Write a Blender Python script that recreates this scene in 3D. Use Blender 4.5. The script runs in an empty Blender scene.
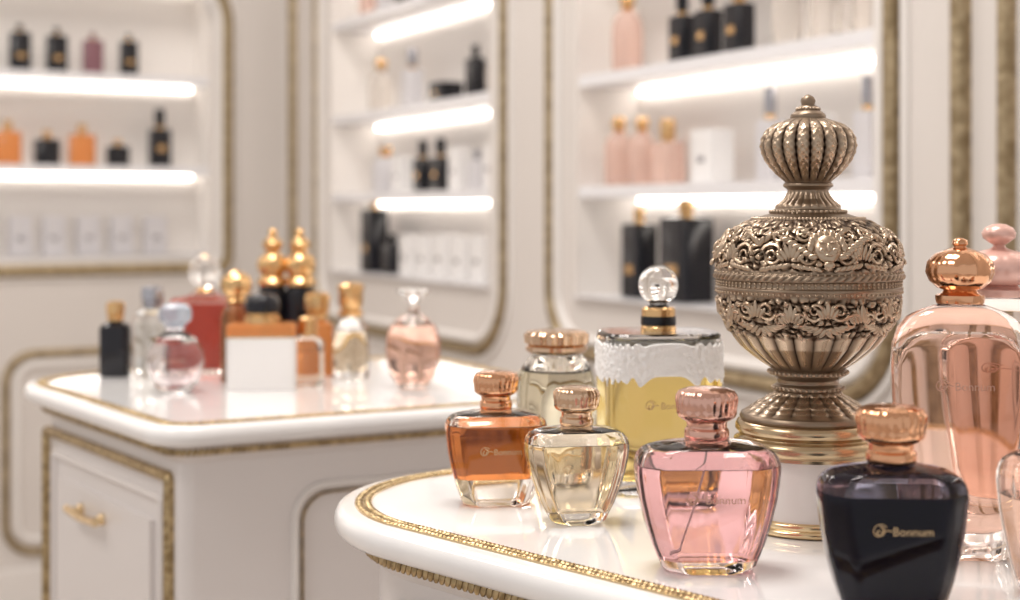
import bpy, bmesh, math, random
from mathutils import Vector, Matrix, noise
random.seed(4)
pi=math.pi
scene=bpy.context.scene
scene.view_settings.view_transform='Standard'
scene.view_settings.exposure=0.0

# ---------------------------------------------------------------- materials
def nodes(m): return m.node_tree.nodes, m.node_tree.links
def setin(b,k,v):
    if k in b.inputs: b.inputs[k].default_value=v
def M(name,col,rough=.5,metal=0,trans=0,ior=1.45,emit=0,coat=0,bump=None,spec=None,sss=0,alpha=1):
    m=bpy.data.materials.new(name); m.use_nodes=True
    n,l=nodes(m); b=n['Principled BSDF']
    setin(b,'Base Color',(*col,1)); setin(b,'Roughness',rough); setin(b,'Metallic',metal)
    setin(b,'Transmission Weight',trans); setin(b,'IOR',ior); setin(b,'Coat Weight',coat)
    setin(b,'Coat Roughness',.05)
    if spec is not None: setin(b,'Specular IOR Level',spec)
    if emit: setin(b,'Emission Color',(*col,1)); setin(b,'Emission Strength',emit)
    if bump:
        kind,scale,strength,dist=bump
        tc=n.new('ShaderNodeTexCoord')
        if kind=='noise':
            t=n.new('ShaderNodeTexNoise'); t.inputs['Scale'].default_value=scale; t.inputs['Detail'].default_value=3; out=t.outputs[0]
        elif kind=='voronoi':
            t=n.new('ShaderNodeTexVoronoi'); t.inputs['Scale'].default_value=scale; out=t.outputs['Distance']
        l.new(tc.outputs['Object'],t.inputs['Vector'])
        bp=n.new('ShaderNodeBump'); bp.inputs['Strength'].default_value=strength; bp.inputs['Distance'].default_value=dist
        l.new(out,bp.inputs['Height']); l.new(bp.outputs[0],b.inputs['Normal'])
    return m
def vary(m,c1,c2,scale,detail=4,lo=.35,hi=.65):
    n,l=nodes(m); b=n['Principled BSDF']
    tc=n.new('ShaderNodeTexCoord'); t=n.new('ShaderNodeTexNoise'); t.inputs['Scale'].default_value=scale; t.inputs['Detail'].default_value=detail
    r=n.new('ShaderNodeValToRGB'); r.color_ramp.elements[0].position=lo; r.color_ramp.elements[1].position=hi
    r.color_ramp.elements[0].color=(*c1,1); r.color_ramp.elements[1].color=(*c2,1)
    l.new(tc.outputs['Object'],t.inputs['Vector']); l.new(t.outputs[0],r.inputs[0]); l.new(r.outputs[0],b.inputs['Base Color'])
    return m

wall_m=vary(M('wall_paint',(.70,.65,.625),.45),(.67,.625,.59),(.70,.655,.62),2.)
molding_m=M('cream_molding',(.80,.765,.735),.35)
recess_m=M('shelf_back_panel',(.84,.795,.755),.5)
shelf_m=M('shelf_lacquer',(.80,.79,.81),.25)
led_m=M('led_strip',(1.,.94,.87),.5,emit=6.2)
cab_m=M('cabinet_lacquer',(.77,.73,.715),.28,coat=.3)
marble_m=vary(M('white_marble',(.88,.87,.87),.09,coat=.4),(.82,.81,.82),(.90,.89,.885),9,8,.25,.5)
floor_m=vary(M('floor_stone',(.55,.48,.42),.2),(.5,.43,.38),(.6,.53,.47),3.)
ceil_m=M('ceiling_paint',(.85,.82,.8),.6)
agold=vary(M('antique_gold',(.50,.36,.17),.38,1,bump=('voronoi',220,.4,.002)),(.28,.20,.10),(.55,.42,.24),160,2)
agold_wall=vary(M('antique_gold_frame',(.42,.32,.18),.45,.85,bump=('voronoi',120,.5,.003)),(.28,.21,.12),(.47,.375,.24),60,2)
brass=M('polished_brass',(.80,.62,.38),.18,1)
pbrass=M('satin_brass',(.54,.41,.26),.22,1)
gold=M('bright_gold',(.80,.52,.25),.22,1)
copper=M('rose_copper',(.79,.43,.25),.12,1,bump=('noise',160,.12,.001))
rosegold=M('rose_gold',(.76,.46,.37),.14,1,bump=('noise',160,.12,.001))
pinkcap=M('pink_enamel',(.80,.50,.43),.3,.35)
antiq=M('antique_brass_cap',(.72,.51,.35),.14,1,bump=('noise',160,.12,.001))
glass=M('clear_glass',(1,1,1),0,0,1,1.45)
glass_pink=M('pink_glass',(.985,.86,.86),0,0,1,1.45)
glass_rose=M('rose_glass',(.99,.915,.88),0,0,1,1.45)
glass_sage=M('sage_glass',(.985,.97,.92),0,0,1,1.45)
glass_smoke=M('smoke_glass',(.50,.48,.62),0,0,1,1.32)
glass_amber=M('amber_tint_glass',(1,.93,.86),0,0,1,1.45)
crystal=M('crystal',(1,1,1),0,0,1,1.52)
def liq(name,c,ior=1.02): return M(name,c,0,0,1,ior)
# liquid meshes inside thick glass are built inward-facing: the liquid has the LOWER index (1.45 -> 1.33)
l_orange=liq('amber_liquid',(.90,.33,.09),1.10); l_champ=liq('champagne_liquid',(.98,.86,.68),1.10)
l_pink=liq('pink_liquid',(.94,.62,.64),1.10); l_yellow=liq('yellow_liquid',(.99,.79,.30),1.10)
l_sage=liq('sage_liquid',(.975,.93,.76),1.10)
l_rose=liq('rose_liquid',(.95,.73,.64),1.10); l_red=M('red_liquid',(.76,.12,.07),.05,0,.35,1.1); l_peach=liq('peach_liquid',(.96,.72,.60),1.10)
l_black=M('black_liquid',(.006,.005,.016),.04,spec=.1)
black=M('black_lacquer',(.010,.010,.014),.18); mauve=M('mauve_lacquer',(.22,.10,.12),.25)
white=M('white_card',(.84,.82,.81),.45); frosted=M('frosted_glass',(.82,.80,.82),.35,0,.4,1.4)
clearS=M('shelf_clear_glass',(.95,.90,.85),.05,0,.85,1.3); silver=M('silver',(.50,.50,.54),.25,1)
pinkS=M('shelf_pink_glass',(.92,.68,.59),.15,0,.5,1.3); orangeS=M('shelf_orange_glass',(.90,.38,.13),.15,0,.5,1.3)
amberS=M('dark_amber_glass',(.50,.20,.07),.05,0,.7,1.4)
lace_m=M('white_lace',(.98,.97,.96),.45,bump=('voronoi',520,.3,.001))
label_gold=M('label_gold',(.62,.45,.27),.35,.9); label_pink=M('label_rose',(.60,.36,.28),.35,.6)
pedestal_m=M('ivory_enamel',(.85,.79,.76),.25,coat=.4)

# ---------------------------------------------------------------- builder
class B:
    def __init__(s,name): s.name=name; s.v=[]; s.f=[]; s.fm=[]; s.sm=[]; s.mats=[]; s.col=None
    def mi(s,m):
        if m not in s.mats: s.mats.append(m)
        return s.mats.index(m)
    def add(s,vs,fs,mat,smooth=True,flip=False):
        o=len(s.v); s.v+= [tuple(v) for v in vs]; k=s.mi(mat)
        for f in fs:
            f=[i+o for i in f]
            if flip: f=f[::-1]
            s.f.append(f); s.fm.append(k); s.sm.append(smooth)
    def lathe(s,prof,mat,segs=48,o=(0,0,0),flip=False,mod=None,u=1.0):
        vs=[];fs=[];rings=[]
        for j,(r,z) in enumerate(prof):
            if r<1e-7: rings.append([len(vs)]); vs.append((o[0],o[1],o[2]+z*u))
            else:
                ring=[]
                for i in range(segs):
                    t=2*pi*i/segs; rr=r*u*(mod(t,z) if mod else 1)
                    ring.append(len(vs)); vs.append((o[0]+rr*math.cos(t),o[1]+rr*math.sin(t),o[2]+z*u))
                rings.append(ring)
        for a,b in zip(rings,rings[1:]):
            if len(a)==1 and len(b)==1: continue
            for i in range(segs):
                k=(i+1)%segs
                if len(a)==1: fs.append([a[0],b[k],b[i]])
                elif len(b)==1: fs.append([a[i],a[k],b[0]])
                else: fs.append([a[i],a[k],b[k],b[i]])
        if len(rings[0])>1: fs.append(rings[0][::-1])
        if len(rings[-1])>1: fs.append(rings[-1])
        s.add(vs,fs,mat,True,flip)
    def loft(s,secs,mat,flip=False,o=(0,0,0)):
        n=len(secs[0][0]); vs=[];fs=[]
        for pts,z in secs:
            for p in pts: vs.append((p[0]+o[0],p[1]+o[1],z+o[2]))
        for j in range(len(secs)-1):
            for i in range(n):
                k=(i+1)%n; fs.append([j*n+i,j*n+k,(j+1)*n+k,(j+1)*n+i])
        fs.append(list(range(n))[::-1]); fs.append([(len(secs)-1)*n+i for i in range(n)])
        s.add(vs,fs,mat,True,flip)
    def box(s,x0,x1,y0,y1,z0,z1,mat):
        vs=[(x,y,z) for z in (z0,z1) for y in (y0,y1) for x in (x0,x1)]
        fs=[[0,2,3,1],[4,5,7,6],[0,1,5,4],[2,6,7,3],[0,4,6,2],[1,3,7,5]]
        s.add(vs,fs,mat,False)
    def ell(s,c,r,mat,seg=10,rings=6,rot=None,flat=False):
        vs=[];fs=[]
        for j in range(rings+1):
            ph=pi*j/rings
            for i in range(seg):
                t=2*pi*i/seg
                p=Vector((r[0]*math.sin(ph)*math.cos(t),r[1]*math.sin(ph)*math.sin(t),-r[2]*math.cos(ph)))
                if rot is not None: p=rot@p
                vs.append((c[0]+p.x,c[1]+p.y,c[2]+p.z))
        for j in range(rings):
            for i in range(seg):
                k=(i+1)%seg; fs.append([j*seg+i,j*seg+k,(j+1)*seg+k,(j+1)*seg+i])
        s.add(vs,fs,mat,not flat)
    def tube(s,pts,r,mat,seg=6):
        vs=[];fs=[];n=len(pts)
        for j,p in enumerate(pts):
            p=Vector(p); a=Vector(pts[max(0,j-1)]); b=Vector(pts[min(n-1,j+1)]); d=(b-a).normalized()
            up=Vector((0,0,1)) if abs(d.z)<.9 else Vector((1,0,0))
            e=d.cross(up).normalized(); g=d.cross(e)
            rr=r(j/(n-1)) if callable(r) else r
            for i in range(seg):
                t=2*pi*i/seg; q=p+e*math.cos(t)*rr+g*math.sin(t)*rr; vs.append(tuple(q))
        for j in range(n-1):
            for i in range(seg):
                k=(i+1)%seg; fs.append([j*seg+i,(j+1)*seg+i,(j+1)*seg+k,j*seg+k])
        fs.append(list(range(seg))); fs.append([(n-1)*seg+i for i in range(seg)][::-1])
        s.add(vs,fs,mat)
    def text(s,txt,size,center,mat,bend=0,tilt=0):
        cu=bpy.data.curves.new('t','FONT'); cu.body=txt; cu.size=size; cu.extrude=size*.01; cu.align_x='CENTER'; cu.align_y='CENTER'; cu.resolution_u=3
        ob=bpy.data.objects.new('t',cu); scene.collection.objects.link(ob)
        dg=bpy.context.evaluated_depsgraph_get(); me=ob.evaluated_get(dg).to_mesh()
        R=Matrix.Rotation(pi/2+tilt,3,'X')
        vs=[]
        for v in me.vertices:
            p=R@v.co; q=Vector((p.x,p.y+bend*p.x*p.x,p.z)); vs.append((q.x+center[0],q.y+center[1],q.z+center[2]))
        s.add(vs,[list(f.vertices) for f in me.polygons],mat,False)
        ob.evaluated_get(dg).to_mesh_clear(); bpy.data.objects.remove(ob)
    def emblem(s,r,center,mat,tilt=0):
        R=Matrix.Rotation(tilt,3,'X')
        def P(a,rr): q=R@Vector((rr*math.cos(a),0,rr*math.sin(a))); return (center[0]+q.x,center[1]+q.y,center[2]+q.z)
        s.tube([P(a*.1,r*(1-.012*a)) for a in range(6,68)],r*.07,mat,5)
        s.tube([P(-a*.1+1.5,r*.62*(1-.013*a)) for a in range(0,62)],r*.10,mat,5)
        s.tube([P(0,r*.15),P(.2,r*.9),P(.05,r*1.35)],r*.07,mat,5)
    def finish(s,loc=(0,0,0),rz=0,bevel=0,ang=35,wn=False,segs=2):
        me=bpy.data.meshes.new(s.name); me.from_pydata(s.v,[],s.f)
        for m in s.mats: me.materials.append(m)
        me.polygons.foreach_set('material_index',s.fm); me.polygons.foreach_set('use_smooth',s.sm)
        me.update(); me.set_sharp_from_angle(angle=math.radians(ang))
        ob=bpy.data.objects.new(s.name,me); scene.collection.objects.link(ob)
        ob.location=loc; ob.rotation_euler=(0,0,rz)
        if bevel:
            md=ob.modifiers.new('b','BEVEL'); md.width=bevel; md.segments=segs; md.limit_method='ANGLE'
        if wn:
            md=ob.modifiers.new('w','WEIGHTED_NORMAL'); md.keep_sharp=True
        return ob

def octo(hw,hd,c,e):
    P=[(hw,-(hd-c)),(hw,hd-c),(hw-c,hd),(-(hw-c),hd),(-hw,hd-c),(-hw,-(hd-c)),(-(hw-c),-hd),(hw-c,-hd)]
    out=[]
    for i in range(8):
        p=Vector(P[i]); a=Vector(P[i-1]); b=Vector(P[(i+1)%8])
        ea=min(e,(a-p).length*.33); eb=min(e,(b-p).length*.33)
        A=p+(a-p).normalized()*ea; C=p+(b-p).normalized()*eb
        for k in range(4):
            t=k/3; q=A*(1-t)**2+p*2*t*(1-t)+C*t*t; out.append(q)
    return [(q.x,q.y) for q in out]
def sup(hw,hd,p,n=56):
    out=[]
    for i in range(n):
        t=2*pi*i/n; c=math.cos(t); q=math.sin(t)
        out.append((hw*math.copysign(abs(c)**(2/p),c),hd*math.copysign(abs(q)**(2/p),q)))
    return out

# ---------------------------------------------------------------- frame of reference
CAMX,CAMY,CAMZ=1.381,4.021,1.086
TH=math.radians(152.03)
def loc(X,Y,z=0.9):          # counters' survey frame -> room coordinates
    return (CAMX+X*math.cos(TH)-Y*math.sin(TH),CAMY+X*math.sin(TH)+Y*math.cos(TH),z)
TOP=.9003

# ---------------------------------------------------------------- outlines
def outline(corners,radii,n=14,step=None):
    pts=[];N=len(corners)
    for i in range(N):
        P=Vector(corners[i]);A=Vector(corners[i-1]);C=Vector(corners[(i+1)%N])
        d1=(P-A).normalized(); d2=(C-P).normalized()
        phi=math.atan2(d1.x*d2.y-d1.y*d2.x,d1.dot(d2)); r=radii[i]; t=r*math.tan(phi/2)
        st=P-d1*t; nn=Vector((d1.y,-d1.x)); cen=st-nn*r; a0=math.atan2(nn.y,nn.x)
        for k in range(n+1):
            a=a0+phi*k/n; m=Vector((math.cos(a),math.sin(a))); pts.append((cen+m*r,m))
    return pts
def resample(ol,step,off=0):
    P=[(p+n*off,n) for p,n in ol]; out=[]; carry=0
    for i in range(len(P)):
        a,na=P[i]; b,nb=P[(i+1)%len(P)]; L=(b-a).length
        if L<1e-9: continue
        x=carry
        while x<L:
            t=x/L; out.append((a.lerp(b,t),(na.lerp(nb,t)).normalized(),(b-a).normalized())); x+=step
        carry=x-L
    return out
def sweep(b,ol,prof,mp,mat,close=False,caps=False):
    n=len(ol); vs=[];fs=[]
    for off,h in prof:
        for p,m in ol: q=p+m*off; vs.append(mp(q.x,q.y,h))
    J=len(prof); rng=range(J) if close else range(J-1)
    for j in rng:
        jj=(j+1)%J
        for i in range(n):
            k=(i+1)%n; fs.append([j*n+i,j*n+k,jj*n+k,jj*n+i])
    if caps:
        fs.append(list(range(n))[::-1]); fs.append([(J-1)*n+i for i in range(n)])
    b.add(vs,fs,mat)
flat=lambda x,y,h:(x,y,h)
mapR=lambda u,v,h:(h,u,v)      # wall_right : plane x=0
mapL=lambda u,v,h:(u,h,v)      # wall_left : plane y=0

def rrect(u0,u1,v0,v1,r,rt=None):
    rt=r if rt is None else rt
    return outline([(u0,v0),(u1,v0),(u1,v1),(u0,v1)],[r,r,rt,rt],n=10)
def halfround(w,h,base=0,n=6):
    return [(-w/2,base)]+[(-w/2*math.cos(pi*k/n),base+h*(.35+.65*math.sin(pi*k/n))) for k in range(n+1)]+[(w/2,base)]

# ---------------------------------------------------------------- room shell
def wall_with_bays(name,mp,u0,u1,bays,H=2.9):
    b=B(name)
    def bx(a0,a1,z0,z1,h0,h1,mat):
        vs=[mp(a,z,h) for h in (h0,h1) for z in (z0,z1) for a in (a0,a1)]
        b.add(vs,[[0,2,3,1],[4,5,7,6],[0,1,5,4],[2,6,7,3],[0,4,6,2],[1,3,7,5]],mat,False)
    x=u0
    for (a0,a1,z0,z1,sh,rt) in bays:
        bx(x,a0,0,H,-.2,0,wall_m)
        bx(a0,a1,0,z0,-.2,0,wall_m); bx(a0,a1,z1,H,-.2,0,wall_m)
        bx(a0,a1,z0,z1,-.2,-.14,recess_m)
        e=.004
        bx(a0,a0+e,z0,z1,-.14,-.0005,recess_m); bx(a1-e,a1,z0,z1,-.14,-.0005,recess_m)
        for z in sh: bx(a0+.004,a1-.004,z-.022,z,-.14,-.004,shelf_m)
        for z in sh+[z1+.022]: bx(a0+.02,a1-.02,z-.0315,z-.0225,-.138,-.128,led_m)
        bx(a0+.004,a1-.004,z0,z0+.003,-.14,.012,shelf_m)
        x=a1
        if rt:
            for side in (0,1):
                cx=a0+rt if side==0 else a1-rt; cz=z1-rt; vs=[];m=12
                cnr=(a0 if side==0 else a1,z1)
                for h in (-.01,-.0005):
                    vs.append(mp(cnr[0],cnr[1],h))
                    for k in range(m+1):
                        t=pi/2*k/m; vs.append(mp(cx+(-1 if side==0 else 1)*rt*math.cos(t),cz+rt*math.sin(t),h))
                fs=[]
                for base in (0,m+2):
                    for k in range(m): fs.append([base,base+1+k,base+2+k])
                for k in range(m): fs.append([1+k,2+k,m+4+k,m+3+k])
                b.add(vs,fs,molding_m,False)
    bx(x,u1,0,H,-.2,0,wall_m)
    return b.finish()
SHR=[1.135,1.345,1.60,1.82]
baysR=[(.373,1.33,.925,2.05,SHR,0),(1.69,2.515,.925,2.05,SHR,0),(2.96,3.76,.925,2.05,SHR,0)]
baysL=[(.225,1.50,.962,1.745,[1.216,1.474],.13),(1.95,3.2,.962,1.745,[1.216,1.474],.13)]
wall_with_bays('wall_right',mapR,-.2,6.0,baysR)
wall_with_bays('wall_left',mapL,0.0,4.5,baysL)
b=B('floor'); b.box(-.2,4.5,-.2,6,-.1,0,floor_m); b.finish()
b=B('ceiling'); b.box(-.2,4.5,-.2,6,2.9,3.0,ceil_m); b.finish()

# trims
def trim(name,mp,ol,w,h,mat,base=0):
    b=B(name); sweep(b,ol,halfround(w,h,base),mp,mat); return b
k=1
def add_frame(mp,u0,u1,v0,v1,r,rt=None,w=.024):
    global k
    b=trim('trim_%d'%k,mp,rrect(u0,u1,v0,v1,r,rt),w,.018,agold_wall)
    sweep(b,rrect(u0+.024,u1-.024,v0+.024,v1-.024,max(r-.024,.01),max((rt if rt is not None else r)-.024,.01)),halfround(.02,.012),mp,molding_m)
    sweep(b,rrect(u0-.022,u1+.022,v0-.022,v1+.022,r+.022,(rt if rt is not None else r)+.022),halfround(.014,.008),mp,molding_m)
    b.finish(ang=50); k+=1
add_frame(mapR,.285,1.405,.785,2.2,.15)
add_frame(mapR,1.60,2.548,.82,2.2,.12)
add_frame(mapR,2.87,3.88,.82,2.2,.12)
add_frame(mapL,.175,1.55,.925,1.80,.03,.17,w=.034)
add_frame(mapL,1.90,3.25,.925,1.80,.03,.17,w=.034)
def add_panel(mp,u0,u1,v0,v1,r,w=.022):
    global k
    b=trim('trim_%d'%k,mp,rrect(u0,u1,v0,v1,r),w,.012,agold_wall)
    sweep(b,rrect(u0+.03,u1-.03,v0+.03,v1-.03,max(r-.03,.01)),halfround(.02,.01),mp,molding_m); b.finish(ang=50); k+=1
add_panel(mapL,.30,.79,.16,.70,.08); add_panel(mapL,.89,1.9,.16,.70,.08)
add_panel(mapR,.30,1.38,.16,.66,.08); add_panel(mapR,1.60,2.54,.16,.70,.08)
for a,w in ((.085,.034),(2.675,.026),(2.752,.020)):
    b=B('trim_%d'%k); k+=1
    vs=[];pr=halfround(w,.02)
    for z in (.12,2.88):
        for o,h in pr: vs.append((h,a+o,z))
    n=len(pr); b.add(vs,[[i,i+1,n+i+1,n+i] for i in range(n-1)]+[list(range(n)),[n+i for i in range(n)][::-1]],agold_wall); b.finish(ang=50)
b=B('baseboard_right'); b.box(0,.02,.0,6,0,.12,molding_m); b.finish(bevel=.004)
b=B('baseboard_left'); b.box(.02,4.5,0,.02,0,.12,molding_m); b.finish(bevel=.004)

# ---------------------------------------------------------------- counters
def leaf_trim(b,ol,off,z,step,L,W,H):
    for i,(p,n,d) in enumerate(resample(ol,step,off)):
        for sgn in (1,-1):
            q=p+n*(sgn*W*.42)
            ang=math.atan2(d.y,d.x)+sgn*.62
            b.ell((q.x,q.y,z),(L,W*.36,H),agold,6,4,Matrix.Rotation(ang,3,'Z'))
def counter(name,corners,radii,fine):
    ol=outline(corners,radii,n=20)
    b=B(name)
    zb=.8825; zc=(zb+.9)/2; hr=(.9-zb)/2
    prof=[(-.03,zb),(-.006,zb)]+[(-.006+.006*math.sin(t),zc-hr*math.cos(t)) for t in [pi*q/8 for q in range(1,8)]]+[(-.006,.9),(-.03,.9)]
    sweep(b,ol,prof,flat,marble_m,caps=True)
    g=-.0185
    sweep(b,ol,[(g-.0048,.8998),(g-.0048,.9006),(g-.004,.9009),(g+.004,.9009),(g+.0048,.9006),(g+.0048,.8998)],flat,agold)
    if fine: leaf_trim(b,ol,g,.9011,.0034,.0024,.0066,.0011)
    else: leaf_trim(b,ol,g,.9011,.007,.005,.0066,.0011)
    for e in (-.0049,.0049):
        sweep(b,ol,[(g+e-.0007,.8998),(g+e-.0005,.9012),(g+e+.0005,.9012),(g+e+.0007,.8998)],flat,brass)
    sweep(b,ol,[(-.06,zb),(-.016,zb),(-.016,.8805),(-.020,.879),(-.020,.871),(-.024,.868),(-.029,.864),(-.029,.10),(-.02,.09),(-.02,.0)],flat,cab_m)
    for i,(p,n,d) in enumerate(resample(ol,.005,-.0195)):
        b.ell((p.x,p.y,.875),(.0016,.0026,.0042),agold,6,4,Matrix.Rotation(math.atan2(d.y,d.x)+pi/2,3,'Z')@Matrix.Rotation(.45,3,'X'))
    return b,ol
def face_map(P,Q,inset):
    P=Vector(P);Q=Vector(Q); U=(Q-P).normalized(); N=Vector((U.y,-U.x))
    return (lambda u,v,h:(P.x+U.x*u+N.x*(h-inset),P.y+U.y*u+N.y*(h-inset),v)),(Q-P).length

cA=[(.60,2.33),(1.145,2.33),(1.078,2.815),(.60,2.815)]
b,ol=counter('display_counter',cA,[.08,.11,.045,.06],False)
mp,L=face_map(cA[1],cA[2],.029)
sweep(b,rrect(.105,L-.045,.16,.850,.004),halfround(.010,.008),mp,agold)
sweep(b,rrect(.125,L-.065,.19,.828,.004),halfround(.008,.005),mp,cab_m)
def panel(b,mp,u0,u1,v0,v1,h,mat):
    vs=[mp(u,v,hh) for hh in (0,h) for v in (v0,v1) for u in (u0,u1)]
    b.add(vs,[[0,2,3,1],[4,5,7,6],[0,1,5,4],[2,6,7,3],[0,4,6,2],[1,3,7,5]],mat,False)
panel(b,mp,.145,L-.085,.60,.805,.005,cab_m); panel(b,mp,.145,L-.085,.20,.59,.005,cab_m)
for u in (.225,.285): b.tube([mp(u,.785,.004),mp(u,.785,.016)],.0035,brass,8)
b.tube([mp(.213,.785,.017),mp(.255,.783,.0175),mp(.297,.785,.017)],.0042,brass,8)
for u in (.225,.285): b.ell(mp(u,.785,.006),(.006,.006,.006),brass,8,6)
mp,L=face_map(cA[2],cA[3],.029)
sweep(b,rrect(.13,L-.05,.14,.835,.03),halfround(.007,.006),mp,molding_m)
sweep(b,rrect(.137,L-.057,.147,.828,.026),halfround(.002,.005),mp,agold)
b.finish(ang=40)
cB=[(.35,3.09),(1.108,3.09),(.922,3.75),(.35,3.75)]
b,ol=counter('display_counter',cB,[.08,.13,.06,.06],True)
mp,L=face_map(cB[1],cB[2],.029)
sweep(b,rrect(.15,L-.06,.16,.845,.01),halfround(.012,.008),mp,agold)
b.finish(ang=40)

# ---------------------------------------------------------------- faceted bottles
def faceted(name,X,D,H,W,gl,lq,cap,fill,base,bt,yaw=0,label=label_gold,full=False,tube=False,txt='Bonnum'):
    u=H/179.; w=W/2/71.
    def hwf(z):
        K=[(0,bt-.10),(1.5,bt-.05),(5,bt),(26,bt+(1-bt)*.36),(47,bt+(1-bt)*.62),(70,bt+(1-bt)*.85),(88,.985),(98,1.0),(106,.99),(112,.96),(117,.90),(120.5,.80),(123,.66),(125,.48),(127,.31)]
        for (z0,a),(z1,c) in zip(K,K[1:]):
            if z<=z1: return a+(c-a)*(z-z0)/(z1-z0)
        return .31
    def hdf(z): h=hwf(z); return min(.58*(.55+.45*h), h*.75 if z>115 else 9)
    def sec(z,g,c=1):
        hw=max(hwf(z)*71*w-g*u,.002); hd=max(hdf(z)*71*w-g*u,.0018)
        return (octo(hw,hd,min(hd,hw)*.5*c,.0028),z*u)
    b=B(name)
    zs=[0,1.5,3,5,14,26,36,47,58,70,80,88,94,98,102,106,109,112,115,117,119,120.5,122,123,124,125,127,130]
    b.loft([sec(z,0) for z in zs],gl)
    if full:
        b.loft([sec(z,5.5) for z in [base,base+3,26,36,47,58,70,80,88,94,98,102]],lq)
    else:
        g=6
        zl=[base,base+3]+[z for z in (26,36,47,58,70,80,88,92,98,102,106) if base+4<z<fill-1]+[fill]
        b.loft([sec(z,g) for z in zl],lq,flip=True)
        za=[fill+.6]+[z for z in (58,70,80,88,94,98,102,106,109,112,115,117,119) if z>fill+2]
        b.loft([sec(z,g) for z in za],gl,flip=True)
    if tube:
        b.tube([(0,0,112*u),(-.2*W/2,0,62*u),(-.42*W/2,0,(base+4)*u)],.0006,white,6)
    cp=[(17,127),(20,127.5),(21.5,129),(22.5,132),(22,137),(20,139.5),(20,143),(21,145.5),(25,147.5),(28.5,150),(30,153.5),(29,156),(29.5,160),(30.5,166),(30,171),(27,175.5),(21,178),(10,179),(0,179.3)]
    b.lathe(cp,cap,120,mod=lambda t,z:(1+.035*abs(math.cos(10*t))) if 155<z<177 else 1,u=u)
    zl=74
    yf=-hdf(zl)*71*w-.0002
    slope=math.atan2((hdf(90)-hdf(50))*71*w,40*u)
    b.text(txt,W*.082,(W*.085,yf-.0001,zl*u),label,tilt=slope)
    b.emblem(W*.062,(-W*.14,yf-.0001,zl*u),label,tilt=slope)
    return b.finish(loc(X,D,TOP),TH+yaw,ang=32,wn=True)
faceted('perfume_bottle',.103,.742,.094,.075,glass_pink,l_pink,rosegold,102,12,.66,yaw=.02,label=label_pink,tube=True)
faceted('perfume_bottle',.1795,.667,.095,.068,glass_smoke,l_black,copper,84,8,.70,yaw=-.05,full=True)
faceted('perfume_bottle',.040,.852,.081,.062,glass,l_champ,antiq,104,16,.55,yaw=.14)
faceted('perfume_bottle',-.009,.908,.084,.065,glass_amber,l_orange,copper,106,36,.70,yaw=.12)
faceted('perfume_bottle',.274,.690,.100,.070,glass_rose,l_peach,copper,86,13,.70,yaw=.1)

# ---------------------------------------------------------------- yellow bottle with crystal stopper
def yellow():
    u=.948/1417; b=B('perfume_decanter')
    K=[(0,48),(2,51),(20,54),(28,58),(60,59),(150,59),(156,58.3),(158,56)]
    b.loft([(sup(h*u,h*u*.78,5,72),z*u) for z,h in K],glass)
    b.loft([(sup(h*u,h*.76*u,5,72),z*u) for z,h in ((14,46),(18,49),(32,55),(60,56),(119,56))],l_yellow,flip=True)
    b.loft([(sup(55*u,55*u*.76,5,72),z*u) for z in (119.6,130,152)],glass,flip=True)
    n=420; rows=34; base=sup(59.6*u,59.6*u*.785,5,n); vs=[];fs=[]
    for j in range(rows+1):
        for i in range(n):
            th=2*pi*i/n
            zb=(109+5*abs(math.sin(th*9))+3*math.sin(th*23)); zt=148+1.5*math.sin(th*31)
            z=zb+(zt-zb)*j/rows
            p=Vector((base[i][0],base[i][1],0)); nn=p.normalized()
            q=Vector((base[i][0]*330,base[i][1]*330,z*.22))
            dv=noise.voronoi(q)[0]; d=(1-dv[0])*2.4-.4+noise.noise(q*2.3)*.6
            if j in (0,rows): d=-.3
            p=p+nn*d*u; vs.append((p.x,p.y,z*u))
    for j in range(rows):
        for i in range(n):
            k2=(i+1)%n; fs.append([j*n+i,j*n+k2,(j+1)*n+k2,(j+1)*n+i])
    b.add(vs,fs,lace_m)
    b.lathe([(14,157),(18,158),(18,162),(17,163),(17,180),(15,182)],gold,40,u=u)
    b.lathe([(17.6,164),(17.8,165),(17.8,172),(17.6,173)],black,40,u=u)
    b.lathe([(12,182),(9,184),(8,187),(12,190),(0,191)],glass,24,u=u)
    b.ell((0,0,204*u),(20.5*u,20.5*u,20.5*u),crystal,16,11,flat=True)
    b.text('Bonnum',.0062,(.005,-59*u*.78-.0003,88*u),label_gold)
    b.emblem(.0045,(-.0125,-59*u*.78-.0003,88*u),label_gold)
    b.finish(loc(.100,.955,TOP),TH+.12,ang=30)
yellow()
def sage():
    u=1.03/1417; b=B('perfume_flacon')
    ml=lambda t,z:1+.010*math.cos(14*t) if 10<z<108 else 1
    b.lathe([(0,0),(28,0),(32,3),(35,14),(39,40),(40,64),(39,84),(35,99),(29,108),(26,112),(26,118)],glass_sage,84,u=u,mod=ml)
    b.lathe([(0,10),(30,11),(34,30),(37,60),(36,84),(32.5,96),(0,96.5)],l_sage,48,u=u,flip=True)
    b.lathe([(0,97.2),(31.5,97.5),(26,104),(21,110),(0,111)],glass_sage,48,u=u,flip=True)
    b.lathe([(27,114),(29,115),(31,117),(31,121),(28,122),(31,124),(32,133),(29,136),(20,137.5),(0,138)],antiq,108,u=u,mod=lambda t,z:1+.035*math.cos(18*t) if 122<z<136 else 1)
    b.finish(loc(.034,1.035,TOP),TH)
sage()
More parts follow.
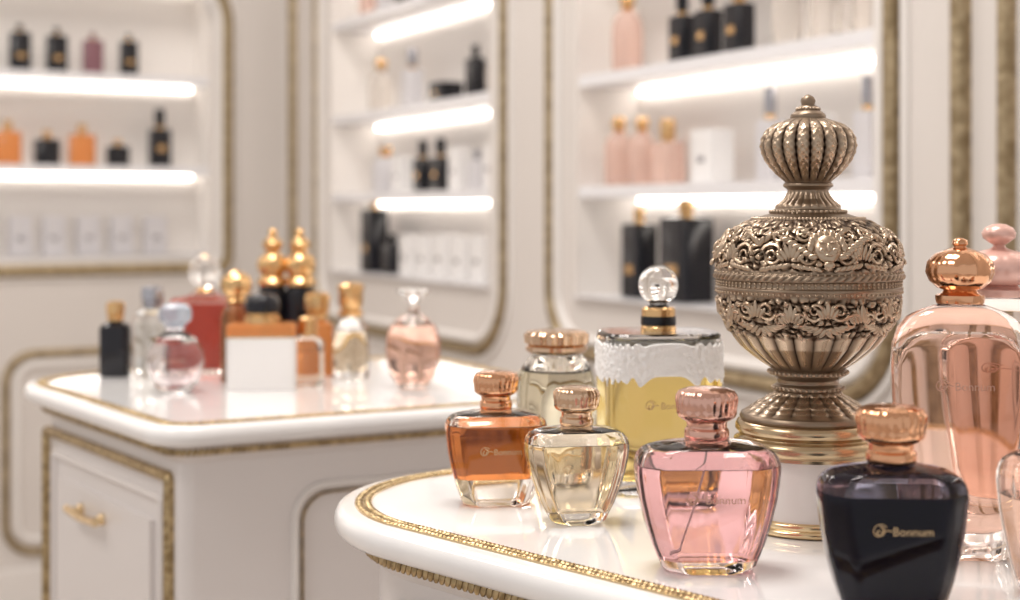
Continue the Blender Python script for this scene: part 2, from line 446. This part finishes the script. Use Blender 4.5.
def tall(X,D,Ht,Wd,cap,finial,yaw,lq,gl,cs=1.):
    u=Ht/314.; w=Wd/2/67.5/u; b=B('tall_perfume_bottle')
    K=[(0,43),(3,47),(20,49),(60,55),(120,63),(160,66.5),(190,67.5),(212,66),(228,61),(239,52),(246,40),(250,28),(253,20),(257,18)]
    b.loft([(sup(h*u*w,min(h*.46,26)*u*w,3.2),z*u) for z,h in K],gl)
    K2=[(26,32),(30,40),(60,46),(120,54),(160,57.5),(190,58),(205,55),(216,48),(223,37)]
    b.loft([(sup(h*u*w,min(h*.42,20)*u*w,3.0),z*u) for z,h in K2],lq,flip=True)
    b.lathe([(r*cs,z) for r,z in [(18,252),(23,253),(24,257),(24,261),(18,263),(16,266),(22,268),(29,275),(32.5,284),(31,294),(24,302),(15,306),(9,308)]+([(6,309),(6,310),(8,312),(7,316),(3,318),(0,318.5)] if not finial else [(6,310),(5,313),(9,316),(14,321),(15,327),(12,333),(6,337),(0,338)])],cap,96,u=u,mod=lambda t,z:1+.035*abs(math.sin(6*t)) if 270<z<303 else 1)
    yf=-26*u*w-.0003
    b.text('Bonnum',.0062,(.005,yf,172*u),label_pink); b.emblem(.0045,(-.012,yf,172*u),label_pink)
    b.finish(loc(X,D,TOP),TH+yaw,ang=50)
tall(.243,.765,.1695,.073,copper,False,-.12,l_rose,glass_rose)
tall(.302,.875,.166,.070,pinkcap,True,-.2,l_rose,glass_rose,1.3)

# ---------------------------------------------------------------- ornate vessel
def vessel():
    u=.84/1417; b=B('ornate_metal_urn')
    P=[(95,0),(96,3),(98,6),(101,7.5),(104,7),(106,6),(107,9),(109,11),(111,10.5),(112,13),(115,17),(118,18),(119,17),(120,20),(124,31),(130,40),(138,45),(147,46.5),(155,44.5),(163,40.5),(171,34),(178,27),(183,22),(184,24),(187,25),(189,22),(191,20),(195,20.5),(200,24),(205,30),(208,32),(210,32),(211,36),(214,37),(216,43),(221,60),(228,72),(236,80.5),(246,86),(257,89.5),(266,91),(272,91),(273,93),(276,93.5),(279,93),(280,90.5),(283,90),(286,90.5),(287,92.5),(290,92),(292,90.5),(300,90),(310,88),(322,83),(334,75.5),(346,66),(356,54),(364,43),(369,36),(370,38),(374,39),(376,36),(379,31),(383,30),(386,34),(389,35),(391,32),(394,33),(398,40),(403,49),(408,56),(412,63),(413,66),(417,68),(420,66)]
    pts=[]
    for i in range(len(P)-1):
        y0,r0=P[i]; y1,r1=P[i+1]; L=math.hypot(y1-y0,r1-r0); n=max(1,int(L/.9))
        for q in range(n): pts.append((y0+(y1-y0)*q/n,r0+(r1-r0)*q/n))
    pts.append(P[-1])
    ra=[p[1] for p in pts]
    sm=[(pts[i][0],(ra[max(0,i-1)]+2*ra[i]+ra[min(len(ra)-1,i+1)])/4) for i in range(len(pts))]
    def win(y,a,c,e=4): return max(0,min(1,(y-a)/e,(c-y)/e))
    def relief(t,y):
        h=0
        k1=win(y,119,184,7)
        if k1: h+=k1*(3.8*abs(math.cos(10*t))**.7-2.2+ .5*math.cos(40*t)*math.cos(y*.9))
        k2=win(y,192,209,3)
        if k2: h+=k2*(1.6*abs(math.cos(12*t))-.4)
        def chased(off):
            q=Vector((math.cos(t)*11,math.sin(t)*11,y*.15+off)); dv=noise.voronoi(q)[0]
            return 3.4*min(1,(dv[1]-dv[0])*2.4)-2.0+.5*math.sin(y*1.2+3*math.cos(12*t))
        k3=win(y,217,271,4)
        if k3: h+=k3*chased(0)
        k4=win(y,273,279,2)
        if k4: h+=k4*.9*math.cos(70*t+y)
        k5=win(y,293,336,5)
        if k5: h+=k5*chased(7)
        k6=win(y,328,368,6)
        if k6: h+=k6*(3.4*abs(math.cos(12*t))**.7-1.8)
        k7=win(y,391,413,3)
        if k7: h+=k7*(2.6*abs(math.cos(10*t))**.8-.8+.5*math.sin(y*1.3))
        return h
    N=560; vs=[];fs=[];hs=[]
    for y,r in sm:
        for i in range(N):
            t=2*pi*i/N; h=relief(t,y) if r>4 else 0
            rr=max(r+h,.0); hs.append(h); vs.append((rr*u*math.cos(t),rr*u*math.sin(t),(526-y)*u))
    for j in range(len(sm)-1):
        for i in range(N):
            k2=(i+1)%N; fs.append([j*N+i,(j+1)*N+i,(j+1)*N+k2,j*N+k2])
    m=bpy.data.materials.new('antique_bronze'); m.use_nodes=True; nd,lk=nodes(m); bs=nd['Principled BSDF']
    bs.inputs['Metallic'].default_value=.95
    at=nd.new('ShaderNodeAttribute'); at.attribute_name='patina'
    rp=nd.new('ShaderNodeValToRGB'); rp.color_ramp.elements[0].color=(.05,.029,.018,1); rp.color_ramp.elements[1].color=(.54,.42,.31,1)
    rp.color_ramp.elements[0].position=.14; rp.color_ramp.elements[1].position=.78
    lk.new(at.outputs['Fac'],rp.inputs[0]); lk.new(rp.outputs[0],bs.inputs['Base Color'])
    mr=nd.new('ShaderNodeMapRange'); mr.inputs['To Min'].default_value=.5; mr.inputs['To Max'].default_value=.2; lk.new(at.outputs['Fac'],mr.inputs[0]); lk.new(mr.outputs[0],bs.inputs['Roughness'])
    b.add(vs,fs,m)
    nb=len(vs)
    def rad(y):
        for (y0,r0),(y1,r1) in zip(P,P[1:]):
            if y0<=y<=y1: return r0+(r1-r0)*(y-y0)/max(1e-6,y1-y0)
        return 60
    def S(t,y,h=1.5):
        r=rad(y); dr=(rad(min(y+2,419))-rad(max(y-2,96)))/4; nl=math.hypot(1,dr)
        rr=r+h/nl; yy=y+h*dr/nl
        return (rr*u*math.cos(t),rr*u*math.sin(t),(526-yy)*u)
    def spiral(t0,y0,r0,turn,sgn,th,h=.6,st=0):
        pts=[]
        for q in range(24):
            s=q/23; a=st+turn*2*pi*s; rr=r0*(1-.8*s)
            y=y0+rr*math.sin(a); R_=rad(min(max(y,215),419)); pts.append(S(t0+sgn*rr*math.cos(a)/R_,y,h))
        b.tube(pts,lambda s:th*u*(1.15-.55*s),m,6)
    def leaf(t,y,h,L,W,ang):
        c=Vector(S(t,y,h)); rot=Matrix.Rotation(t+pi/2,3,'Z')@Matrix.Rotation(ang,3,'Y')
        b.ell(c,(W*u,1.5*u,L*u),m,7,6,rot)
    nrep=8
    for q in range(nrep):
        t0=2*pi*q/nrep-pi/2
        for sg in (1,-1):
            spiral(t0+sg*.19,254,12,1.6,sg,2.1,st=pi)
            spiral(t0+sg*.26,233,8,1.5,-sg,1.7,st=0)
            spiral(t0+sg*.13,306,10,1.5,sg,2.0,st=0)
            spiral(t0+sg*.29,316,8,1.4,-sg,1.7,st=pi)
            for e in range(5):
                leaf(t0+sg*(.03+.065*e),241-3*e,.5,6,2.6,sg*(.5+.25*e)); leaf(t0+sg*(.03+.06*e),327-1.5*e,.4,6,2.6,sg*(2.5-.25*e))
                leaf(t0+sg*(.10+.06*e),267-.8*e,.3,4.4,2.4,sg*1.1)
            for e in range(6):
                b.ell(S(t0+sg*(.03+.065*e),219.5,.4),(1.9*u,1.9*u,2.3*u),m,6,5)
        for e in range(-3,4):
            leaf(t0+pi/nrep+e*.036,248+abs(e)*2.5,1.,9-abs(e)*1.2,2.4,e*.25)
            leaf(t0+pi/nrep+e*.036,308+abs(e)*2.5,1.,9-abs(e)*1.2,2.4,pi+e*.25)
        for e in range(-2,3):
            leaf(t0+e*.04,305+abs(e)*2,1.4,8-abs(e),2.4,pi+e*.3)
    for q in range(4):
        t0=-pi/2+q*pi/2
        c=Vector(S(t0,247,1.0))
        rot=Matrix.Rotation(t0+pi/2,3,'Z')@Matrix.Rotation(.45,3,'X').inverted()
        def E(dx,dz,dn,rx,ry,rz):
            p=c+rot@Vector((dx*u,-dn*u,dz*u)); b.ell(p,(rx*u,ry*u,rz*u),m,12,9,rot)
        E(0,0,0,13,5,15); E(0,-1,5,2.4,2.4,4.8); E(-5,4.5,4,3.4,1.7,1.5); E(5,4.5,4,3.4,1.7,1.5); E(0,-8.5,4,4.6,1.7,1.5); E(-6,-3.5,3,3.4,2.2,3.4); E(6,-3.5,3,3.4,2.2,3.4)
        for e in range(-4,5): a=e*.36; E(16*math.sin(a),15*math.cos(a),0,3.4,2.4,5.6)
        for sg in (1,-1):
            for e in range(6): E(sg*(14+e*4.5),-8+e*4,-.5-e*.9,5.4,2.2,3.0)
        E(0,-17,1,5.6,2.4,4.0)
    for y,n,r in ((281.5,96,1.5),(284.5,96,1.2),(110,20,1.7),(212.5,44,2.0),(372,42,1.9),(388,38,1.8),(291.5,100,1.4),(272.3,90,1.4)):
        for i in range(n):
            t=2*pi*i/n; R_=rad(y)+.3; b.ell((R_*u*math.cos(t),R_*u*math.sin(t),(526-y)*u),(r*u,r*u,r*u),m,6,4)
    b.lathe([(0,72),(66,72),(66,75),(72,77),(74,80),(74,84),(73,88),(68,90),(67,92),(69,94),(72,97),(72,101),(70,105),(66,107),(0,107)],pbrass,96,u=u)
    b.lathe([(0,8),(62,8),(62,73),(0,73)],pedestal_m,96,u=u)
    b.lathe([(0,0),(66,0),(68,2),(68,5),(65,7),(66,10),(64.5,13),(62,14),(0,14)],brass,96,u=u)
    o=b.finish(loc(.1767,.84,TOP),TH,ang=60)
    ca=o.data.attributes.new('patina','FLOAT','POINT')
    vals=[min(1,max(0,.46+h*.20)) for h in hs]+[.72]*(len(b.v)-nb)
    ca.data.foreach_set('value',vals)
vessel()

# ---------------------------------------------------------------- left-counter bottles
def rectb(name,X,D,H,W,gl,lq,cap,capw=.4,bodyf=.68,dep=.7,p=4,yaw=0,sh=.85,collar=None,ball=False,z=TOP,world=None,bt=1,lt=.8):
    b=B(name); hb=H*bodyf; hw=W/2; hd=hw*dep
    b.loft([(sup(hw*f*.98,hd*f*.98,p,32),z0*hb) for z0,f in ((0,.94*bt),(.02,.98*bt),(.5,(1+bt)/2),(sh,1),(sh+(1-sh)*.6,.93),(1-.02,.62),(1,.45),(1.06,.35))],gl)
    if lq: b.loft([(sup(hw*.9*((1-z0)*bt+z0),hd*.86,p,32),z0*hb) for z0 in (.07,.09,.5,lt)],lq)
    r=hw*capw; z0=hb*1.03
    if ball:
        b.lathe([(r*.5,z0),(r*.55,z0+.002),(r*.4,z0+.006),(0,z0+.007)],collar or gold,24)
        rr=(H-z0-.005)/2; b.ell((0,0,z0+.005+rr),(rr,rr,rr),crystal,14,9,flat=True)
    else:
        hc=H-z0
        b.lathe([(r*.9,z0),(r*.92,z0+hc*.2),(r*.8,z0+hc*.24),(r,z0+hc*.32),(r*1.02,z0+hc*.8),(r*.9,z0+hc*.94),(r*.5,z0+hc),(0,z0+hc)],cap,28)
    b.finish(world if world else loc(X,D,z),TH+yaw,ang=40)
rectb('perfume_bottle',-.447,1.605,.085,.034,black,None,gold,.6,.72,.8)
rectb('perfume_bottle',-.404,1.600,.103,.041,glass,liq('pale_liquid',(.9,.93,.93)),silver,.62,.74,.9,p=3)
rectb('crystal_perfume_decanter',-.352,1.635,.136,.076,glass_rose,l_red,gold,.5,.66,.6,ball=True,sh=.93,p=7,lt=.9)
def roundb(name,X,D,parts,yaw=0):
    b=B(name)
    for prof,mat,kw in parts: b.lathe([(r/1000,z/1000) for r,z in prof],mat,kw.get('s',40),flip=kw.get('flip',False),mod=kw.get('mod'),u=1)
    b.finish(loc(X,D,TOP),TH+yaw,ang=40)
fl=lambda n,a:(lambda t,z:1+a*abs(math.cos(n*t)))
b=B('perfume_bottle')
b.loft([(sup(h/1000,h/1000*.62,2.4,40),z/1000) for z,h in ((0,13),(1,16),(8,22),(20,28),(32,30),(44,28),(54,22),(60,14),(63,9),(67,8))],glass)
b.loft([(sup(h/1000,h/1000*.52,2.4,40),z/1000) for z,h in ((7,12),(12,19),(22,25),(34,27),(42,25.5),(50,20))],liq('lilac_liquid',(.985,.91,.93),1.35),flip=True)
b.lathe([(.008,.066),(.011,.067),(.0105,.07),(.016,.073),(.0175,.080),(.016,.087),(.010,.091),(0,.092)],M('ice_glass_cap',(.70,.76,.86),.08,0,.6,1.4),32)
b.text('Bonnum',.007,(0,-.0189,.034),label_pink)
b.finish(loc(-.346,1.464,TOP),TH+.15,ang=40)
roundb('perfume_bottle',-.300,1.552,[([(0,0),(15,0),(17,3),(17,70),(14,80),(8,86),(8,90)],amberS,{}),([(8,86),(11,88),(9,92),(14,96),(17,105),(15,114),(9,119),(4,121),(0,124)],gold,{'mod':fl(6,.05)})])
for X,D in ((-.279,1.665),(-.246,1.66)):
    roundb('gold_topped_perfume_bottle',X,D,[([(0,0),(14,0),(16,3),(16.5,60),(17,88),(15,98),(10,103)],black,{}),
     ([(10,98),(17,100),(18,104),(15,108),(12,112),(16,116),(18,124),(15,132),(9,137),(7,140),(11,144),(12,149),(8,154),(4,157),(4,160),(5,163),(3,166),(0,167)],gold,{'mod':fl(7,.06)})])
b=B('perfume_bottle')
b.loft([(sup(.036,.022,9,40),z) for z in (0,.0005,.0545,.055)],white)
b.loft([(sup(.0362*f,.0222*f,9,40),z) for z,f in ((.0552,1),(.066,1),(.068,.96),(.0685,.9))],orangeS)
b.loft([(sup(.0365,.0225,9,40),z) for z in (.0545,.0565)],gold)
b.lathe([(.012,.068),(.019,.0685),(.019,.076),(.016,.077),(.016,.080)],gold,36)
b.lathe([(.016,.079),(.0185,.081),(.019,.089),(.017,.095),(.012,.0985),(0,.100)],black,36)
b.finish(loc(-.262,1.497,TOP),TH+.1,bevel=0,ang=40)
rectb('perfume_bottle',-.2195,1.612,.095,.036,orangeS,None,gold,.8,.66,.8,yaw=.2,p=6)
b=B('perfume_bottle')   # small pale square bottle
b.loft([(sup(h/1000,h*.9/1000,4,32),z/1000) for z,h in ((0,16),(1,17),(44,17),(49,15),(51,9),(54,7))],glass_sage)
b.loft([(sup(h/1000,h*.9/1000,4,32),z/1000) for z,h in ((6,14),(7,15),(36,15))],liq('pale_gold_liquid',(.985,.93,.84),1.10),flip=True)
b.lathe([(.007,.052),(.010,.053),(.010,.071),(.008,.073),(0,.074)],gold,28)
b.finish(loc(-.2175,1.524,TOP),TH,ang=40)
roundb('perfume_bottle',-.178,1.585,[([(0,0),(18,0),(20,3),(20.5,30),(18,55),(13,66),(9,70),(9,72)],glass,{}),([(0,8),(17,9),(18,30),(15,52),(0,53)],l_champ,{'flip':True}),
  ([(9,69),(13,70),(14,74),(10,76),(11,79),(13,84),(13,98),(14.5,99),(14.5,103),(11,106),(0,108)],gold,{'mod':fl(8,.05)})])
roundb('perfume_bottle',-.1025,1.498,[([(0,0),(13,0),(16,2),(23,12),(27.5,25),(29,40),(28,54),(24,65),(16,73),(9,77),(6,80),(6,86)],glass_rose,{'s':48}),([(0,7),(13,8),(21,16),(25.5,28),(27,42),(26,54),(20,66),(0,66.5)],liq('egg_liquid',(.965,.70,.60),1.10),{'s':48,'flip':True}),
  ([(6,84),(5,88),(6,92),(15,99),(18,102),(16,104.5),(0,105)],glass,{'s':36})])

# ---------------------------------------------------------------- wall shelf stock
def sb(mp,uu,h0,z,w,h,mat,cap,style=0):
    pos=mp(uu,z+.0012,h0); b=B('boxed_perfume' if style==3 else 'shelf_perfume_bottle'); hw=w/2
    ry=(pi/2 if mp is mapR else pi)
    if style in (0,4):
        f=.62 if style==0 else .79; e=f+.04
        b.loft([(sup(hw,hw*.75,7,28),q) for q in (0,h*f)]+[(sup(hw*.94,hw*.7,7,28),h*(f+.025)),(sup(hw*.4,hw*.4,2,28),h*e)],mat)
        cw=.45 if style==0 else .3
        b.lathe([(hw*cw*.93,h*(e-.005)),(hw*cw*.93,h*(e+.04)),(hw*cw*.8,h*(e+.05))],gold,20)
        b.lathe([(hw*cw,h*(e+.05)),(hw*cw*1.1,h*(e+.07)),(hw*cw*1.1,h*.97),(hw*cw,h),(0,h)],cap,20)
    elif style==1:
        b.lathe([(0,0),(hw*.85,0),(hw*.95,h*.03),(hw,h*.4),(hw*.96,h*.6),(hw*.7,h*.71),(hw*.35,h*.76),(hw*.3,h*.79)],mat,28)
        b.lathe([(hw*.3,h*.77),(hw*.45,h*.79),(hw*.3,h*.82),(hw*.5,h*.87),(hw*.52,h*.92),(hw*.35,h*.98),(0,h)],cap,20)
    elif style==2:
        b.loft([(sup(hw,hw*.7,6,28),q) for q in (0,h*.7)]+[(sup(hw*.9,hw*.62,6,28),h*.74),(sup(hw*.3,hw*.3,2,28),h*.76)],mat)
        b.lathe([(hw*.3,h*.75),(hw*.3,h*.8),(hw*.34,h*.81),(hw*.34,h),(0,h)],cap,20)
    else:
        b.loft([(sup(hw,hw*.8,12,36),q) for q in (0,h*.74)]+[(sup(hw*.97,hw*.77,12,36),q) for q in (h*.741,h*.76)]+[(sup(hw,hw*.8,12,36),q) for q in (h*.761,h*.995)]+[(sup(hw*.98,hw*.78,12,36),h)],mat)
        b.loft([(sup(hw*.35,.0012,6,12),q) for q in (h*.38,h*.5)],gold if mat is black else silver,o=(0,-hw*.8,0))
    if mat is black and style in (0,4):
        b.loft([(sup(hw*.4,.0008,6,12),q) for q in (h*.26,h*.36)],gold,o=(0,-hw*.75,0))
    b.finish(pos,ry,ang=40)
S1,S2,S3=1.345,1.135,.928
for a,w,h,mt,cp,st in ((1.825,.062,.165,black,gold,4),(1.975,.088,.18,black,gold,4),(2.13,.05,.12,black,gold,0),(2.30,.06,.13,white,white,3)):
    sb(mapR,a,-.055,S3,w,h,mt,cp,st)
for a,w,h,mt,cp,st in ((1.755,.055,.13,pinkS,gold,1),(1.835,.05,.125,pinkS,gold,1),(1.918,.055,.115,pinkS,gold,0),(2.051,.062,.09,white,white,3),(2.208,.042,.15,frosted,silver,0),(2.32,.05,.10,white,white,3),(2.435,.04,.15,frosted,silver,0)):
    sb(mapR,a,-.055,S2,w,h,mt,cp,st)
for a,w,h,mt,cp,st in ((1.785,.06,.15,pinkS,gold,1),(1.963,.045,.13,black,black,0),(2.04,.045,.13,black,black,0),(2.126,.048,.13,black,gold,0),(2.25,.05,.12,clearS,gold,1),(2.34,.05,.14,clearS,gold,0),(2.43,.045,.12,clearS,gold,0)):
    sb(mapR,a,-.055,S1,w,h,mt,cp,st)
for a,w,h,mt,cp,st in ((.60,.065,.14,clearS,gold,1),(.80,.055,.145,frosted,silver,0),(.995,.075,.045,black,black,3),(1.15,.050,.118,black,black,2),(1.25,.045,.10,clearS,silver,1)):
    sb(mapR,a,-.055,S1,w,h,mt,cp,st)
for a,w,h,mt,cp,st in ((.63,.07,.12,frosted,gold,1),(.74,.05,.09,white,white,3),(.862,.048,.125,black,black,0),(.965,.048,.125,black,black,0),(1.07,.05,.10,white,white,3),(1.16,.05,.09,frosted,silver,2),(1.25,.05,.10,white,white,3)):
    sb(mapR,a,-.055,S2,w,h,mt,cp,st)
for a,w,h,mt,cp,st in ((.555,.075,.20,black,gold,4),(.68,.065,.10,black,black,2),(.80,.06,.10,white,white,3),(.90,.06,.10,white,white,3),(1.0,.06,.105,white,white,3),(1.10,.06,.10,white,white,3),(1.20,.06,.105,white,white,3)):
    sb(mapR,a,-.055,S3,w,h,mt,cp,st)
for bay in (.45,1.75,2.99):
    for q in range(6):
        if bay==2.99:
            sb(mapR,bay+.06+q*.12,-.055,S2,.05,.12,random.choice([black,pinkS,frosted]),gold,q%3)
        sb(mapR,bay+.06+q*.12,-.055,1.60,.05,.13,random.choice([black,pinkS,frosted,white]),gold,q%3)
for x_,w,h,mt,cp,st in ((.744,.056,.128,black,black,0),(.6455,.056,.124,black,black,0),(.5475,.054,.115,mauve,mauve,0),(.447,.05,.118,black,black,0),(.85,.056,.12,black,black,0),(.97,.056,.12,black,gold,0)):
    sb(mapL,x_,-.055,1.474,w,h,mt,cp,4)
for x_,w,h,mt,cp,st in ((.776,.07,.12,orangeS,gold,2),(.672,.068,.095,black,gold,2),(.5775,.07,.115,orangeS,gold,2),(.478,.062,.075,black,gold,2),(.3587,.06,.165,black,black,0),(.9,.07,.11,black,gold,2),(1.02,.07,.11,orangeS,gold,2)):
    sb(mapL,x_,-.055,1.216,w,h,mt,cp,st)
for x_ in (.84,.744,.656,.561,.4695,.373,.94,1.04):
    sb(mapL,x_,-.055,.965,.060,.108,frosted,white,3)

# ---------------------------------------------------------------- lights
def area(name,loc_,size,energy,col=(1,.95,.90),rot=(0,0,0),sy=None):
    l=bpy.data.lights.new(name,'AREA'); l.energy=energy; l.color=col; l.size=size
    if sy: l.shape='RECTANGLE'; l.size_y=sy
    o=bpy.data.objects.new(name,l); o.location=loc_; o.rotation_euler=rot; scene.collection.objects.link(o)
area('ceiling_light',(1.0,3.0,2.88),.7,30,sy=.7)
area('ceiling_light',(1.0,1.2,2.88),.7,20,sy=.7)
area('ceiling_light',(2.6,3.2,2.88),.8,18,sy=.8)
area('ceiling_light',(2.8,1.2,2.88),.8,14,sy=.8)
w=bpy.data.worlds.new('World'); scene.world=w; w.use_nodes=True
bg=w.node_tree.nodes['Background']; bg.inputs[0].default_value=(1,.96,.935,1); bg.inputs[1].default_value=.67

# ---------------------------------------------------------------- camera
cd=bpy.data.cameras.new('Camera'); cam=bpy.data.objects.new('Camera',cd); scene.collection.objects.link(cam)
cd.lens=50; cd.sensor_width=36; cd.shift_y=-88/1020; cd.clip_start=.02
cam.location=(CAMX,CAMY,CAMZ); cam.rotation_euler=(pi/2,0,TH)
cd.dof.use_dof=True; cd.dof.focus_distance=.80; cd.dof.aperture_fstop=6.0
scene.camera=cam
